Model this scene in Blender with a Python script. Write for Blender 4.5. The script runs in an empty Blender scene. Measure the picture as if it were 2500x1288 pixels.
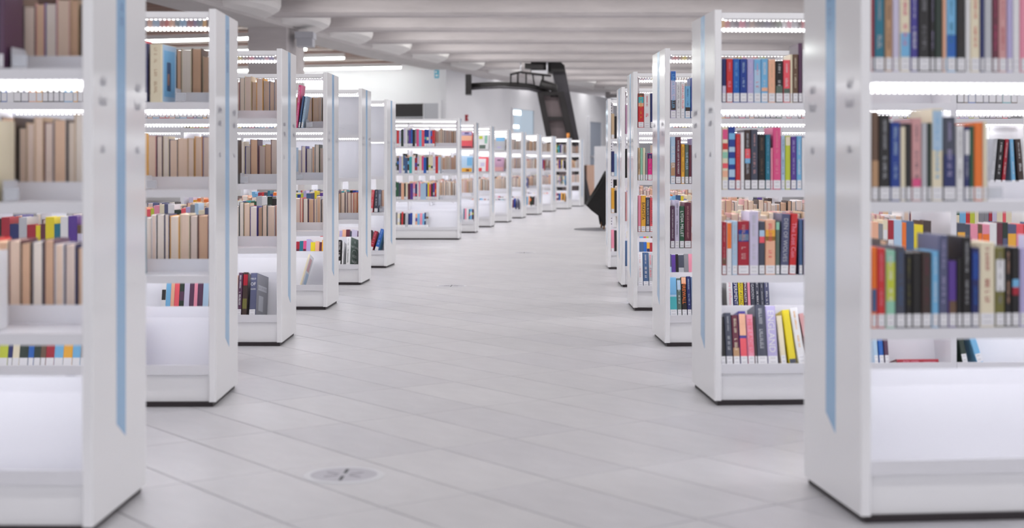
import bpy, math, random
from mathutils import Vector, Matrix
random.seed(7)
sc = bpy.context.scene
COL = sc.collection
R = math.radians

# ------------------------------------------------------------------ camera
EYE, FPX = 0.92, 3650.0                      # eye height (m), focal length in pixels of the 2500 px frame
cam = bpy.data.cameras.new('camera')
cam.sensor_width = 36.0
cam.lens = FPX * 36.0 / 2500.0
cam.shift_y = -(644.0 - 405.0) / 2500.0      # horizon lies above the middle of the cropped frame
cam.clip_end = 300
cam.dof.use_dof = True
cam.dof.focus_distance = 9.4
cam.dof.aperture_fstop = 2.7
camo = bpy.data.objects.new('camera', cam)
COL.objects.link(camo)
camo.location = (0, 0, EYE)
camo.rotation_euler = (R(90), 0, 0)
sc.camera = camo

# ------------------------------------------------------------------ world, exposure
w = bpy.data.worlds.new('world'); sc.world = w; w.use_nodes = True
bg = w.node_tree.nodes['Background']
bg.inputs[0].default_value = (0.95, 0.945, 1.0, 1)
bg.inputs[1].default_value = 1.12
sc.view_settings.view_transform = 'Standard'
sc.view_settings.look = 'None'
sc.view_settings.gamma = 1.0
sc.view_settings.use_curve_mapping = False
sc.view_settings.exposure = 0.16

def area(name, loc, sx, sy, power, rz=0):
    l = bpy.data.lights.new(name, 'AREA'); l.shape = 'RECTANGLE'; l.size = sx; l.size_y = sy
    l.energy = power; l.color = (1, 0.985, 0.97)
    o = bpy.data.objects.new(name, l); COL.objects.link(o); o.location = loc; o.rotation_euler = (0, 0, rz)
    return o
# unseen fill lights added to brighten the hall, one in each bay between the joists (housings are built further down)
HALL_FILL = [(1.6 + 0.16 * max(0, k), 24.8 + 2.71 * k + 1.6) for k in range(-9, 10)]
for hx, hy in HALL_FILL:
    area('hall_fill_light', (hx, hy, 3.87), 8.0, 0.16, 55 if hy < 9 else (64 if hy < 18 else 70))

# ------------------------------------------------------------------ materials
def lin(c):
    return tuple(((v / 255.0) / 12.92 if v / 255.0 <= 0.04045 else ((v / 255.0 + 0.055) / 1.055) ** 2.4) for v in c)
MATS = {}
def mat(name, rgb, rough=0.5, metal=0.0, emit=0.0, noise=0.0, nscale=8.0, bump=0.0, coat=0.0, alpha=1.0, trans=0.0, stretch=None, spec=0.5):
    if name in MATS: return MATS[name]
    m = bpy.data.materials.new(name); m.use_nodes = True
    nt = m.node_tree; b = nt.nodes['Principled BSDF']
    c = lin(rgb)
    b.inputs['Base Color'].default_value = (*c, 1)
    b.inputs['Roughness'].default_value = rough
    b.inputs['Metallic'].default_value = metal
    b.inputs['Specular IOR Level'].default_value = spec
    if coat: b.inputs['Coat Weight'].default_value = coat; b.inputs['Coat Roughness'].default_value = 0.06
    if alpha < 1: b.inputs['Alpha'].default_value = alpha
    if trans: b.inputs['Transmission Weight'].default_value = trans
    if emit:
        b.inputs['Emission Color'].default_value = (*c, 1); b.inputs['Emission Strength'].default_value = emit
    if noise or bump:
        tc = nt.nodes.new('ShaderNodeTexCoord'); mp = nt.nodes.new('ShaderNodeMapping')
        nt.links.new(tc.outputs['Object'], mp.inputs[0])
        if stretch: mp.inputs['Scale'].default_value = stretch
        n = nt.nodes.new('ShaderNodeTexNoise'); n.inputs['Scale'].default_value = nscale; n.inputs['Detail'].default_value = 6
        n.inputs['Roughness'].default_value = 0.6
        nt.links.new(mp.outputs[0], n.inputs['Vector'])
        if noise:
            r = nt.nodes.new('ShaderNodeValToRGB')
            r.color_ramp.elements[0].position = 0.3; r.color_ramp.elements[1].position = 0.7
            r.color_ramp.elements[0].color = (*[v * (1 - noise) for v in c], 1)
            r.color_ramp.elements[1].color = (*[min(1, v * (1 + noise)) for v in c], 1)
            nt.links.new(n.outputs['Fac'], r.inputs[0]); nt.links.new(r.outputs[0], b.inputs['Base Color'])
        if bump:
            bp = nt.nodes.new('ShaderNodeBump'); bp.inputs['Strength'].default_value = bump; bp.inputs['Distance'].default_value = 0.01
            nt.links.new(n.outputs['Fac'], bp.inputs['Height']); nt.links.new(bp.outputs[0], b.inputs['Normal'])
    MATS[name] = m
    return m
M_WHITE = mat('white_laminate', (244, 244, 246), 0.10)
M_SHELF = mat('white_steel', (230, 230, 235), 0.34)
M_STRIPE = mat('blue_stripe', (150, 190, 226), 0.22)
M_INK = mat('stripe_ink', (72, 104, 160), 0.4)
M_GREYINK = mat('grey_ink', (178, 178, 188), 0.5)
M_PLINTH = mat('dark_plinth', (42, 34, 38), 0.5)
M_LED = mat('led_diffuser', (250, 250, 255), 0.5, emit=6.0)
M_LED2 = mat('led_diffuser_tucked', (250, 250, 255), 0.5, emit=8.5)
M_LEDDOT = mat('led_dot', (255, 255, 255), 0.5, emit=1.9)
M_SLOT = mat('slot_dark', (60, 60, 66), 0.6)
M_TILE = [mat('floor_tile_%d' % i, c, 0.36, noise=0.05, nscale=5.0, stretch=(1, 2.5, 1), bump=0.03)
          for i, c in enumerate([(196, 195, 199), (194, 193, 197), (198, 197, 201), (192, 191, 196)])]
M_GROUT = mat('floor_grout', (146, 144, 148), 0.8)
M_CONC = mat('concrete', (200, 194, 194), 0.85, noise=0.14, nscale=1.6, stretch=(0.35, 2.0, 2.0), bump=0.2)
M_CONCL = mat('concrete_light', (206, 201, 200), 0.8, noise=0.06, nscale=1.2, stretch=(1, 1, 0.4), bump=0.1)
M_SCALLOP = mat('lit_concrete', (236, 233, 231), 0.7, noise=0.03, nscale=2.0)
M_WALL = mat('white_wall', (236, 236, 240), 0.75, noise=0.012, nscale=1.0)
M_WOOD = mat('brown_slats', (124, 80, 64), 0.6, noise=0.2, nscale=1.5, stretch=(0.3, 4, 1))
M_LAMP = mat('lamp_tube', (250, 255, 250), 0.5, emit=22.0)
M_LAMPBODY = mat('lamp_body', (235, 235, 235), 0.5)
M_BLACK = mat('black_metal', (36, 33, 34), 0.45)
M_CHAR = mat('charcoal_metal', (74, 71, 77), 0.5)
M_BELT = mat('brown_grey_belt', (120, 108, 110), 0.6, noise=0.1, nscale=3, stretch=(8, 1, 0.5))
M_FABRIC = mat('black_fabric', (24, 22, 23), 0.85, noise=0.2, nscale=30)
M_OAK = mat('light_oak', (160, 120, 80), 0.5, noise=0.1, nscale=10)
M_RUG = mat('grey_rug', (128, 127, 133), 0.9, noise=0.08, nscale=40)
M_STEELGREY = mat('vent_grey', (176, 175, 184), 0.4, noise=0.05, nscale=30)
M_STEELRIM = mat('vent_rim', (204, 205, 210), 0.3)
M_DARKGLASS = mat('dark_glass', (26, 22, 24), 0.12)
M_FROST = mat('frosted_grey', (188, 189, 196), 0.5)
M_PALEBLUE = mat('pale_blue_room', (200, 218, 230), 0.5, emit=0.25)
M_GLASS = mat('clear_glass', (225, 236, 244), 0.05, trans=1.0)
M_DOORGLASS = mat('blue_grey_glass', (168, 178, 194), 0.15)
M_TANDOOR = mat('tan_wood', (206, 170, 150), 0.5, noise=0.04, nscale=6)
M_SIGNBLUE = mat('sign_blue', (70, 176, 206), 0.4)
M_SIGNWHITE = mat('sign_white', (240, 240, 240), 0.4)
M_REDBOX = mat('red_box', (176, 50, 60), 0.4)
M_PAGES = {}
for k, c in dict(p1=(238, 216, 196), p2=(240, 228, 214), p3=(234, 202, 174), p4=(242, 234, 224), p5=(234, 218, 206), p6=(224, 188, 158)).items():
    M_PAGES[k] = mat('pages_' + k, c, 0.85, noise=0.05, nscale=1.0, stretch=(400, 1, 1))
PAL = dict(navy=(34, 44, 104), blue=(34, 100, 186), royal=(28, 62, 148), sky=(120, 184, 226), pale=(178, 206, 230), lav=(186, 178, 220),
           lilac=(206, 200, 224), purple=(92, 60, 150), violet=(70, 62, 150), red=(208, 50, 52), crimson=(170, 32, 52), coral=(238, 92, 104), maroon=(104, 44, 62),
           pink=(236, 150, 172), hotpink=(226, 84, 138), magenta=(232, 40, 140), rose=(214, 160, 160), peach=(240, 184, 152), orange=(242, 122, 40),
           amber=(240, 178, 60), yellow=(236, 216, 40), lime=(196, 206, 60), cream=(234, 224, 196), sand=(206, 180, 146), tan=(190, 150, 112),
           brown=(110, 84, 66), umber=(66, 50, 46), black=(30, 27, 28), slate=(72, 76, 92), grey=(140, 140, 146), silver=(190, 192, 198), white=(232, 232, 234),
           teal=(30, 116, 140), aqua=(70, 180, 186), mint=(150, 206, 180), green=(44, 92, 66), dkgreen=(34, 52, 42), olive=(120, 116, 60), sage=(94, 112, 102),
           plum=(88, 56, 84), denim=(70, 100, 142), mauve=(190, 150, 176), slateblue=(88, 92, 124))
def pm(k):
    return mat('cover_' + k, PAL[k], 0.32)
M_SLABEL = mat('spine_label_paper', (236, 236, 240), 0.5)
M_SLTEXT = mat('spine_label_print', (170, 170, 178), 0.5)
M_BOOKEND = mat('bookend_steel', (206, 207, 212), 0.35)
M_CLEAR = mat('bookend_clear', (214, 218, 226), 0.2, alpha=0.55)

# ------------------------------------------------------------------ mesh helpers
class MB:
    def __init__(s): s.v = []; s.f = []; s.m = []; s.mats = []; s.smooth = []
    def mi(s, m):
        if m not in s.mats: s.mats.append(m)
        return s.mats.index(m)
    def add(s, vs, fs, m, smooth=False):
        b = len(s.v); s.v += [tuple(v) for v in vs]; i = s.mi(m)
        for f in fs: s.f.append(tuple(b + k for k in f)); s.m.append(i); s.smooth.append(smooth)
    def box(s, x0, x1, y0, y1, z0, z1, m, T=None):
        vs = [(x0, y0, z0), (x1, y0, z0), (x1, y1, z0), (x0, y1, z0), (x0, y0, z1), (x1, y0, z1), (x1, y1, z1), (x0, y1, z1)]
        if T is not None: vs = [T @ Vector(v) for v in vs]
        s.add(vs, [(3, 2, 1, 0), (4, 5, 6, 7), (0, 1, 5, 4), (1, 2, 6, 5), (2, 3, 7, 6), (3, 0, 4, 7)], m)
    def prism(s, poly, fn, h0, h1, m, smooth=False, cap=True):
        """poly: CCW 2D points, fn(a,b,h)->3D"""
        n = len(poly)
        vs = [fn(a, b, h0) for a, b in poly] + [fn(a, b, h1) for a, b in poly]
        s.add(vs, [(i, (i + 1) % n, n + (i + 1) % n, n + i) for i in range(n)], m, smooth)
        if cap: s.add(vs, [tuple(range(n - 1, -1, -1)), tuple(range(n, 2 * n))], m)
    def tube(s, pts, r, m, n=8):
        pts = [Vector(p) for p in pts]; vs = []; fs = []
        for i, p in enumerate(pts):
            d = (pts[min(i + 1, len(pts) - 1)] - pts[max(i - 1, 0)]).normalized()
            up = Vector((0, 0, 1)) if abs(d.z) < 0.9 else Vector((1, 0, 0))
            a = d.cross(up).normalized(); b = a.cross(d).normalized()
            rr = r[i] if isinstance(r, (list, tuple)) else r
            for k in range(n):
                t = 2 * math.pi * k / n; vs.append(p + a * (rr * math.cos(t)) + b * (rr * math.sin(t)))
        for i in range(len(pts) - 1):
            for k in range(n):
                k2 = (k + 1) % n; fs.append((i * n + k, i * n + k2, (i + 1) * n + k2, (i + 1) * n + k))
        fs.append(tuple(range(n - 1, -1, -1))); fs.append(tuple(range((len(pts) - 1) * n, len(pts) * n)))
        s.add(vs, fs, m, True)
    def mesh(s, name):
        me = bpy.data.meshes.new(name); me.from_pydata(s.v, [], s.f)
        for m in s.mats: me.materials.append(m)
        me.polygons.foreach_set('material_index', s.m); me.polygons.foreach_set('use_smooth', s.smooth)
        me.update(); return me
    def build(s, name, parent=None):
        return link(name, s.mesh(name), parent)
def link(name, me, parent=None, loc=(0, 0, 0), rot=None):
    o = bpy.data.objects.new(name, me); COL.objects.link(o); o.location = loc
    if rot is not None: o.rotation_euler = rot
    if parent: o.parent = parent
    return o
def empty(name, loc, rz=0):
    o = bpy.data.objects.new(name, None); COL.objects.link(o); o.location = loc; o.rotation_euler = (0, 0, rz); o.empty_display_size = 0.1
    return o
def tag(o, label=None, cat=None, group=None, kind=None):
    if label: o['label'] = label
    if cat: o['category'] = cat
    if group: o['group'] = group
    if kind: o['kind'] = kind
    return o
def bbox(name, x0, x1, y0, y1, z0, z1, m, parent=None):
    b = MB(); b.box(x0, x1, y0, y1, z0, z1, m); return b.build(name, parent)

# lettering: text is meshed first, while the scene is still small
_TXT = {}
def text_mesh(t):
    if t in _TXT: return _TXT[t]
    cu = bpy.data.curves.new('lettering', 'FONT'); cu.body = t; cu.resolution_u = 2; cu.align_x = 'CENTER'; cu.align_y = 'CENTER'
    o = bpy.data.objects.new('lettering', cu); COL.objects.link(o)
    dg = bpy.context.evaluated_depsgraph_get(); me = bpy.data.meshes.new_from_object(o.evaluated_get(dg))
    bpy.data.objects.remove(o); bpy.data.curves.remove(cu)
    vs = [tuple(v.co) for v in me.vertices]; fs = [tuple(p.vertices) for p in me.polygons]
    xs = [v[0] for v in vs]; ys = [v[1] for v in vs]
    cx, cy = (min(xs) + max(xs)) / 2, (min(ys) + max(ys)) / 2
    vs = [(v[0] - cx, v[1] - cy) for v in vs]
    _TXT[t] = (vs, fs, max(xs) - min(xs), max(ys) - min(ys)); bpy.data.meshes.remove(me)
    return _TXT[t]
TITLES = ['FIREWALL', 'SAVAGE COUNTRY', 'BAKHITA', 'VERONIQUE OLMI', 'COAL BLACK HORSE', 'SUE MILLER', 'SUE MILLER  LOST IN THE FOREST', 'LINDA LAEL MILLER',
          'HOW THE DEAD DREAM  LYDIA MILLET', 'OH PURE AND RADIANT HEART', 'LYDIA MILLET', 'DEN OF WOLVES', 'The Lost Con', 'HEY LADIES!', 'ENGLAND',
          'Sphere of Influence', 'EXPERIMENT', 'PATRIOT ATTACK', 'IMMORTALISTS', 'GARDEN', 'FIELD', 'OF', 'WARS', 'A', 'NATURAL', 'ROSS', 'RAISIN', 'FIELD OF WARS']
for t in TITLES: text_mesh(t)

# ------------------------------------------------------------------ floor
floor = bbox('floor', -16, 18, -4, 70, -0.06, -0.006, M_GROUT)
tag(floor, 'pale grey stone tile floor of the library', kind='structure')
TA = R(-53.5); TU = Vector((math.cos(TA), math.sin(TA))); TV = Vector((-TU.y, TU.x)); T0 = Vector((-1.072, 5.01)); TL, TW = 0.607, 0.296
def tile_mesh(mt):
    b = MB(); g = 0.0022; c = 0.0016
    x0, x1, y0, y1 = g, TL - g, g, TW - g
    vs = [(x0, y0, -0.006), (x1, y0, -0.006), (x1, y1, -0.006), (x0, y1, -0.006),
          (x0, y0, -c), (x1, y0, -c), (x1, y1, -c), (x0, y1, -c),
          (x0 + c, y0 + c, 0), (x1 - c, y0 + c, 0), (x1 - c, y1 - c, 0), (x0 + c, y1 - c, 0)]
    fs = [(i, (i + 1) % 4, 4 + (i + 1) % 4, 4 + i) for i in range(4)] + [(4 + i, 4 + (i + 1) % 4, 8 + (i + 1) % 4, 8 + i) for i in range(4)] + [(8, 9, 10, 11)]
    b.add(vs, fs, mt); return b
tile_protos = [tile_mesh(m) for m in M_TILE]
tile_me = [p.mesh('floor_tile') for p in tile_protos]
cells = []
for i in range(-90, 91):
    for j in range(-160, 161):
        p = T0 + TU * (TL * (i + 0.5)) + TV * (TW * (j + 0.5))
        if -9 < p.x < 11 and 2.6 < p.y < 44: cells.append((p, i, j))
def aisle_rank(p):
    vis = -1.35 < p.x < 1.05 and p.y > 3.3
    return (0 if vis else 1, p.y)
cells.sort(key=lambda c: aisle_rank(c[0]))
rest = MB()
for n, (p, i, j) in enumerate(cells):
    o = T0 + TU * (TL * i) + TV * (TW * j); k = random.choice((0, 0, 1, 2, 3))
    if n < 298:
        link('floor_tile', tile_me[k], floor, (o.x, o.y, 0), (0, 0, TA))
    else:
        T = Matrix.Translation((o.x, o.y, 0)) @ Matrix.Rotation(TA, 4, 'Z')
        pr = tile_protos[k]; rest.add([T @ Vector(v) for v in pr.v], pr.f, pr.mats[0])
tag(rest.build('floor_tile_field', floor), kind='stuff')

# ------------------------------------------------------------------ ceiling: slab, oblique girder, joists, curved brackets painted as lit, brown boarded part
ZJ, ZG = EYE + 2.5, EYE + 2.405
BUL = 0.45                                   # the curved brackets stand this far out of the girder
GIRD = [(-6.1, 5.5), (-5.75, 9.0), (-5.35, 12.5), (-4.88, 16.7), (-4.5, 19.4), (-4.07, 22.1), (-3.6, 24.8), (-3.12, 27.5), (-2.6, 30.2), (-2.0, 32.9), (-1.31, 35.5), (-0.57, 38.0), (0.35, 40.6), (1.4, 43.2), (2.6, 45.8), (3.9, 48.4)]
def girder_x(y):
    for (xa, ya), (xb, yb) in zip(GIRD, GIRD[1:]):
        if ya <= y <= yb: return xa + (xb - xa) * (y - ya) / (yb - ya)
    return GIRD[0][0] if y < GIRD[0][1] else GIRD[-1][0]
slab = bbox('ceiling', -16, 18, -4, 70, ZJ + 0.75, ZJ + 0.95, M_CONC)
tag(slab, 'grey concrete ceiling with parallel beams over the aisle', kind='structure')
for k in range(-8, 12):
    yf = 24.8 + 2.71 * k
    xl = girder_x(yf + 0.2) - BUL - 0.02
    b = MB()
    b.prism([(yf, ZJ + 0.05), (yf + 0.06, ZJ), (yf + 0.42, ZJ), (yf + 0.48, ZJ + 0.05), (yf + 0.48, ZJ + 0.78), (yf, ZJ + 0.78)],
            lambda a, c, h: (h, a, c), xl, 18, M_CONC)
    # board-mark seams on the face
    for sx in range(0, 6):
        xs_ = xl + 1.2 + sx * 1.9 + 0.5 * math.sin(k * 1.7)
        b.box(xs_, xs_ + 0.03, yf - 0.004, yf + 0.01, ZJ + 0.06, ZJ + 0.6, M_CONC)
    b.build('joist', slab)
g = MB()
W_G = 0.80
for (xa, ya), (xb, yb) in zip(GIRD, GIRD[1:]):
    vs = []
    for (x, y) in ((xa - BUL, ya), (xb - BUL, yb)):
        vs += [(x - W_G, y, ZG), (x - 0.06, y, ZG), (x, y, ZG + 0.05), (x, y, ZJ + 0.78), (x - W_G, y, ZJ + 0.78)]
    g.add(vs, [(i, (i + 1) % 5, 5 + (i + 1) % 5, 5 + i)[::-1] for i in range(5)], M_CONCL)
g.build('girder', slab)
# curved brackets on the girder, lamplight painted in as a paler material
for k in range(-2, 9):
    yc = 24.8 + 2.71 * k + 1.6
    xa, xb = girder_x(yc - 0.5), girder_x(yc + 0.5)
    ang = math.atan2(xb - xa, 1.0); xc = girder_x(yc)
    b = MB(); n = 18; vs = []
    LV = ((ZG + 0.03, 0.05, 0.98), (ZG + 0.07, 0.62, 1.0), (ZG + 0.13, 0.93, 1.05), (ZG + 0.2, 1.0, 1.08), (ZJ + 0.75, 1.0, 1.08))
    for (zz, fr, hl) in LV:
        for i in range(n + 1):
            t = math.pi * i / n
            ly = -hl * math.cos(t); lx = (BUL + 0.02) * fr * math.sin(t) ** 0.8 - BUL - 0.02
            vs.append((xc + lx * math.cos(ang) + ly * math.sin(ang), yc - lx * math.sin(ang) + ly * math.cos(ang), zz))
    for q in range(len(LV) - 1):
        b.add(vs, [(q * (n + 1) + i, q * (n + 1) + i + 1, (q + 1) * (n + 1) + i + 1, (q + 1) * (n + 1) + i) for i in range(n)], M_SCALLOP, True)
    b.build('curved_bracket', slab)

# brown boarded ceiling left of the girder, boards follow the lamps' direction
LROT = R(-16.5)
b = MB()
edge = [(x - BUL - 0.4, y) for x, y in GIRD if y <= 38.5]
edge = [(edge[0][0] - 0.3, -2.0)] + edge
for (xa, ya), (xb, yb) in zip(edge, edge[1:]):
    vs = [(-22, ya, EYE + 2.6), (xa, ya, EYE + 2.6), (xb, yb, EYE + 2.6), (-22, yb, EYE + 2.6)]
    vs = vs + [(v[0], v[1], EYE + 2.68) for v in vs]
    b.add(vs, [(3, 2, 1, 0), (4, 5, 6, 7), (0, 1, 5, 4), (2, 3, 7, 6), (1, 2, 6, 5), (3, 0, 4, 7)], M_WOOD)
wood = b.build('ceiling.001')
tag(wood, 'brown boarded ceiling to the left of the concrete girder', kind='structure')
for k in range(0, 44):
    yb = 20.0 + 0.46 * k
    gx = girder_x(yb) - BUL - 0.45
    b = MB(); L = 9.0
    T = Matrix.Translation((gx, yb, EYE + 2.575)) @ Matrix.Rotation(LROT, 4, 'Z')
    b.box(-L, 0, 0, 0.43, -0.012, 0.02, M_WOOD, T)
    b.build('board', wood)

# lamps under the boarded ceiling
def linear_lamp(y, x_right, length, label, z=EYE + 2.40):
    r = empty('linear_lamp', (x_right, y, z), LROT)
    bbox('housing', -length, 0, -0.05, 0.05, 0.03, 0.12, M_LAMPBODY, r)
    b = MB(); n = 8; pr = [(0.045 * math.cos(math.pi + math.pi * i / n), 0.034 + 0.05 * math.sin(math.pi + math.pi * i / n)) for i in range(n + 1)]
    b.prism(pr, lambda a, c, h: (h, a, c), -length + 0.01, -0.01, M_LAMP, True)
    b.build('tube', r)
    tag(r, label, 'lamp', 'linear lamps under the brown ceiling')
LAMPS = [(36.6, -2.72, 6.2, 'long linear ceiling lamp running along the top of the white wall'),
         (33.4, -3.75, 5.6, 'linear ceiling lamp second from the white wall, ending at the girder'),
         (30.9, -4.25, 5.2, 'short visible linear ceiling lamp right of the concrete column'),
         (28.2, -4.75, 5.0, 'linear ceiling lamp just left of the concrete column, fourth from the white wall')]
for a in LAMPS: linear_lamp(*a)
for k, yy in enumerate((2.8, 5.6, 8.4, 11.2)):  # unseen lamps carrying the row on towards the camera
    linear_lamp(yy, girder_x(yy) - 1.6, 4.4, 'unseen linear lamp above the frame, %s from the camera under the brown ceiling' % ('first', 'second', 'third', 'fourth')[k])

# housings added for the unseen fill lights between the joists, and the small downlights in front of the curved brackets
for hx, hy in HALL_FILL:
    bbox('fill_housing', hx - 4.05, hx + 4.05, hy - 0.1, hy + 0.1, 3.89, 3.97, M_LAMPBODY, slab)
for k in range(-4, 9):
    yc = 24.8 + 2.71 * k + 1.6; xc = girder_x(yc) + 0.55
    bbox('downlight', xc - 0.1, xc + 0.1, yc - 0.1, yc + 0.1, 3.90, 4.0, M_LAMPBODY, slab)
    l = area('downlight_light', (xc, yc, 3.89), 0.18, 0.18, 18); l.rotation_euler = (0, R(-38), 0)

# column under the girder
b = MB()
b.prism([(-4.60, 26.05), (-3.93, 26.05), (-3.78, 27.2), (-4.42, 27.4)], lambda a, c, h: (a, c, h), 0, ZG + 0.01, M_CONC)
tag(b.build('trim_1'), 'square grey concrete column under the girder', kind='structure')
b = MB(); b.box(-3.80, -3.48, 26.15, 26.6, 3.16, 3.27, M_FROST); b.box(-3.78, -3.5, 26.2, 26.55, 3.02, 3.16, M_FROST)
tag(b.build('cable_duct_box'), 'pale grey stepped duct box at the top of the concrete column', 'duct')

# ------------------------------------------------------------------ walls
def wall_strip(name, pts, z1, label, th=0.2):
    b = MB()
    for (xa, ya), (xb, yb) in zip(pts, pts[1:]):
        d = Vector((xb - xa, yb - ya)).normalized(); nx, ny = -d.y, d.x
        vs = [(xa, ya, 0), (xb, yb, 0), (xb + nx * th, yb + ny * th, 0), (xa + nx * th, ya + ny * th, 0)]
        vs = vs + [(v[0], v[1], z1) for v in vs]
        b.add(vs, [(0, 1, 5, 4), (1, 2, 6, 5), (2, 3, 7, 6), (3, 0, 4, 7), (4, 5, 6, 7), (3, 2, 1, 0)], M_WALL)
    return tag(b.build(name), label, kind='structure')
WL0, WL1 = Vector((-14.5, 41.06)), Vector((-1.64, 37.2))
wall_strip('wall_left', [tuple(WL0), tuple(WL1)], EYE + 2.57, 'white wall under the brown ceiling behind the left bookcases')
wall_strip('wall_back', [(-1.64, 37.2), (-1.15, 39.4), (-0.02, 44.5), (1.77, 49.0), (3.7, 54.7), (8, 60), (16, 64)], EYE + 2.46, 'white curved far wall at the end of the hall')
def on_line(A, B, x):        # local frame on a wall: origin at x on the line, x axis along it
    t = (x - A[0]) / (B[0] - A[0]); y = A[1] + (B[1] - A[1]) * t
    return (x, y), math.atan2(B[1] - A[1], B[0] - A[0])
# dark window and frosted panel in the left wall
(px, py), wr = on_line(WL0, WL1, -1.80)
wn = empty('window_1', (px, py, 0), wr); tag(wn, 'dark window with a frosted side panel in the white wall', kind='structure')
bbox('pane', -1.95, -0.42, -0.035, -0.005, 1.1, 2.48, M_DARKGLASS, wn)
bbox('pane', -0.40, -0.02, -0.035, -0.005, 1.1, 2.48, M_FROST, wn)
fb = MB()
for (x0, x1, z0, z1) in ((-2.03, 0.06, 2.48, 2.55), (-2.03, 0.06, 1.03, 1.1), (-2.03, -1.95, 1.1, 2.48), (-0.02, 0.06, 1.1, 2.48), (-0.42, -0.40, 1.1, 2.48)):
    fb.box(x0, x1, -0.06, -0.004, z0, z1, M_WALL)
fb.build('window_frame', wn)
bbox('rail', -1.95, -0.42, -0.05, -0.036, 2.12, 2.15, M_FROST, wn)
(px, py), wr = on_line(WL0, WL1, -1.87)
s = empty('wall_sign', (px, py, 3.21), wr); tag(s, 'small blue and white sign high on the white wall', 'sign')
bbox('panel', -0.06, 0.06, -0.02, -0.004, -0.10, 0.10, M_SIGNBLUE, s); bbox('symbol', -0.03, 0.03, -0.023, -0.0201, -0.06, -0.01, M_SIGNWHITE, s); bbox('symbol', -0.045, 0.01, -0.023, -0.0201, 0.03, 0.07, M_SIGNWHITE, s)
# red alarm box on the far wall
(px, py), wr = on_line((-1.64, 37.2), (-1.15, 39.4), -1.22)
s = empty('alarm_box', (px, py, 2.18), wr); bbox('body', -0.03, 0.09, -0.06, -0.004, -0.08, 0.08, M_REDBOX, s); bbox('cover', 0.0, 0.06, -0.066, -0.0601, -0.03, 0.03, M_SIGNWHITE, s)
tag(s, 'small red alarm box on the white wall beside the far bookcases', 'alarm')
# far window with pale blue room behind
(px, py), wr = on_line((-0.02, 44.5), (1.77, 49.0), 0.02)
wn = empty('window_2', (px, py, 0), wr); tag(wn, 'pale blue lit window in the far wall', kind='structure')
bbox('pane', -0.1, 1.62, -0.05, -0.03, 1.75, 2.62, M_GLASS, wn)
bbox('back_panel', -0.1, 1.62, -0.026, -0.006, 1.75, 2.62, M_PALEBLUE, wn)
fb = MB()
for (x0, x1, z0, z1) in ((-0.16, 1.68, 2.62, 2.67), (-0.16, 1.68, 1.70, 1.75), (-0.16, -0.1, 1.75, 2.62), (1.62, 1.68, 1.75, 2.62)):
    fb.box(x0, x1, -0.07, -0.004, z0, z1, M_WALL)
fb.build('window_frame', wn)
bbox('lamp_reflection', -0.05, 0.55, -0.029, -0.0265, 2.46, 2.58, M_LAMP, wn); bbox('lamp_reflection', -0.05, 0.4, -0.029, -0.0265, 2.06, 2.14, M_LAMP, wn)  # glowing bars stand in for lamp reflections on the glass
# glass door right
(px, py), wr = on_line((1.77, 49.0), (3.7, 54.7), 2.62)
dn = empty('door_1', (px, py, 0), wr); tag(dn, 'blue grey glass door with white frame in the far wall', kind='structure')
bbox('pane', 0.0, 1.5, -0.05, -0.005, 0.1, 2.45, M_DOORGLASS, dn)
fb = MB()
for (x0, x1, z0, z1) in ((-0.15, 1.65, 2.45, 2.62), (-0.15, 0, 0, 2.45), (1.5, 1.65, 0, 2.45)): fb.box(x0, x1, -0.08, -0.004, z0, z1, M_WALL)
fb.build('door_frame', dn); bbox('push_bar', 0.1, 1.4, -0.09, -0.051, 1.2, 1.28, M_FROST, dn)
# tan wooden cabinet and white partition by the door
s = empty('wooden_cabinet', (2.32, 44.6, 0)); tag(s, 'tan wooden cabinet at the foot of the far glass door', 'cabinet')
bbox('body', -0.16, 0.5, 0.02, 0.6, 0.02, 0.95, mat('dark_wood', (90, 66, 54), 0.5), s); bbox('door', -0.09, 0.5, -0.01, 0.02, 0.04, 0.95, M_TANDOOR, s)
s = empty('white_cupboard', (2.12, 38.0, 0)); tag(s, 'tall plain white cupboard behind the black chair', 'cupboard')
bbox('body', 0, 1.1, 0, 0.5, 0.06, 1.42, M_WALL, s); bbox('plinth', 0.02, 1.08, 0.03, 0.48, 0, 0.06, M_FROST, s); bbox('door', 0.01, 0.545, -0.018, 0, 0.07, 1.41, M_SHELF, s); bbox('door', 0.555, 1.09, -0.018, 0, 0.07, 1.41, M_SHELF, s)

# ------------------------------------------------------------------ black book conveyor hanging from the ceiling
CY = 36.2; CS = CY / FPX
def cp(x, y, d=0.0): return Vector(((x - 1250) * CS, CY + d, EYE + (405 - y) * CS))
cv = empty('book_conveyor', (1.15, CY, 0)); tag(cv, 'black overhead book conveyor with a steep belt frame hanging from the ceiling', 'conveyor')
CV0 = Vector((1.15, CY, 0))
def cpart(name, quad, d0, d1, m):
    b = MB(); pts = [cp(x, y) for x, y in quad]
    vs = [(p.x - CV0.x, d0, p.z) for p in pts] + [(p.x - CV0.x, d1, p.z) for p in pts]; n = len(pts)
    b.add(vs, [(i, (i + 1) % n, n + (i + 1) % n, n + i) for i in range(n)] + [tuple(range(n - 1, -1, -1)), tuple(range(n, 2 * n))], m)
    return b.build(name, cv)
cpart('end_plate', [(1137, 231), (1151, 231), (1151, 183), (1137, 183)], -0.25, 0.3, M_BLACK)
b = MB(); b.tube([cp(x, y, d) - CV0 for x, y, d in ((1148, 211, .1), (1180, 209, .0), (1220, 208, -.08), (1260, 209, -.1), (1295, 213, -.08), (1325, 221, 0), (1345, 232, .1))], 0.085, M_BLACK, 12)
b.build('transport_tube', cv)
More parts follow.
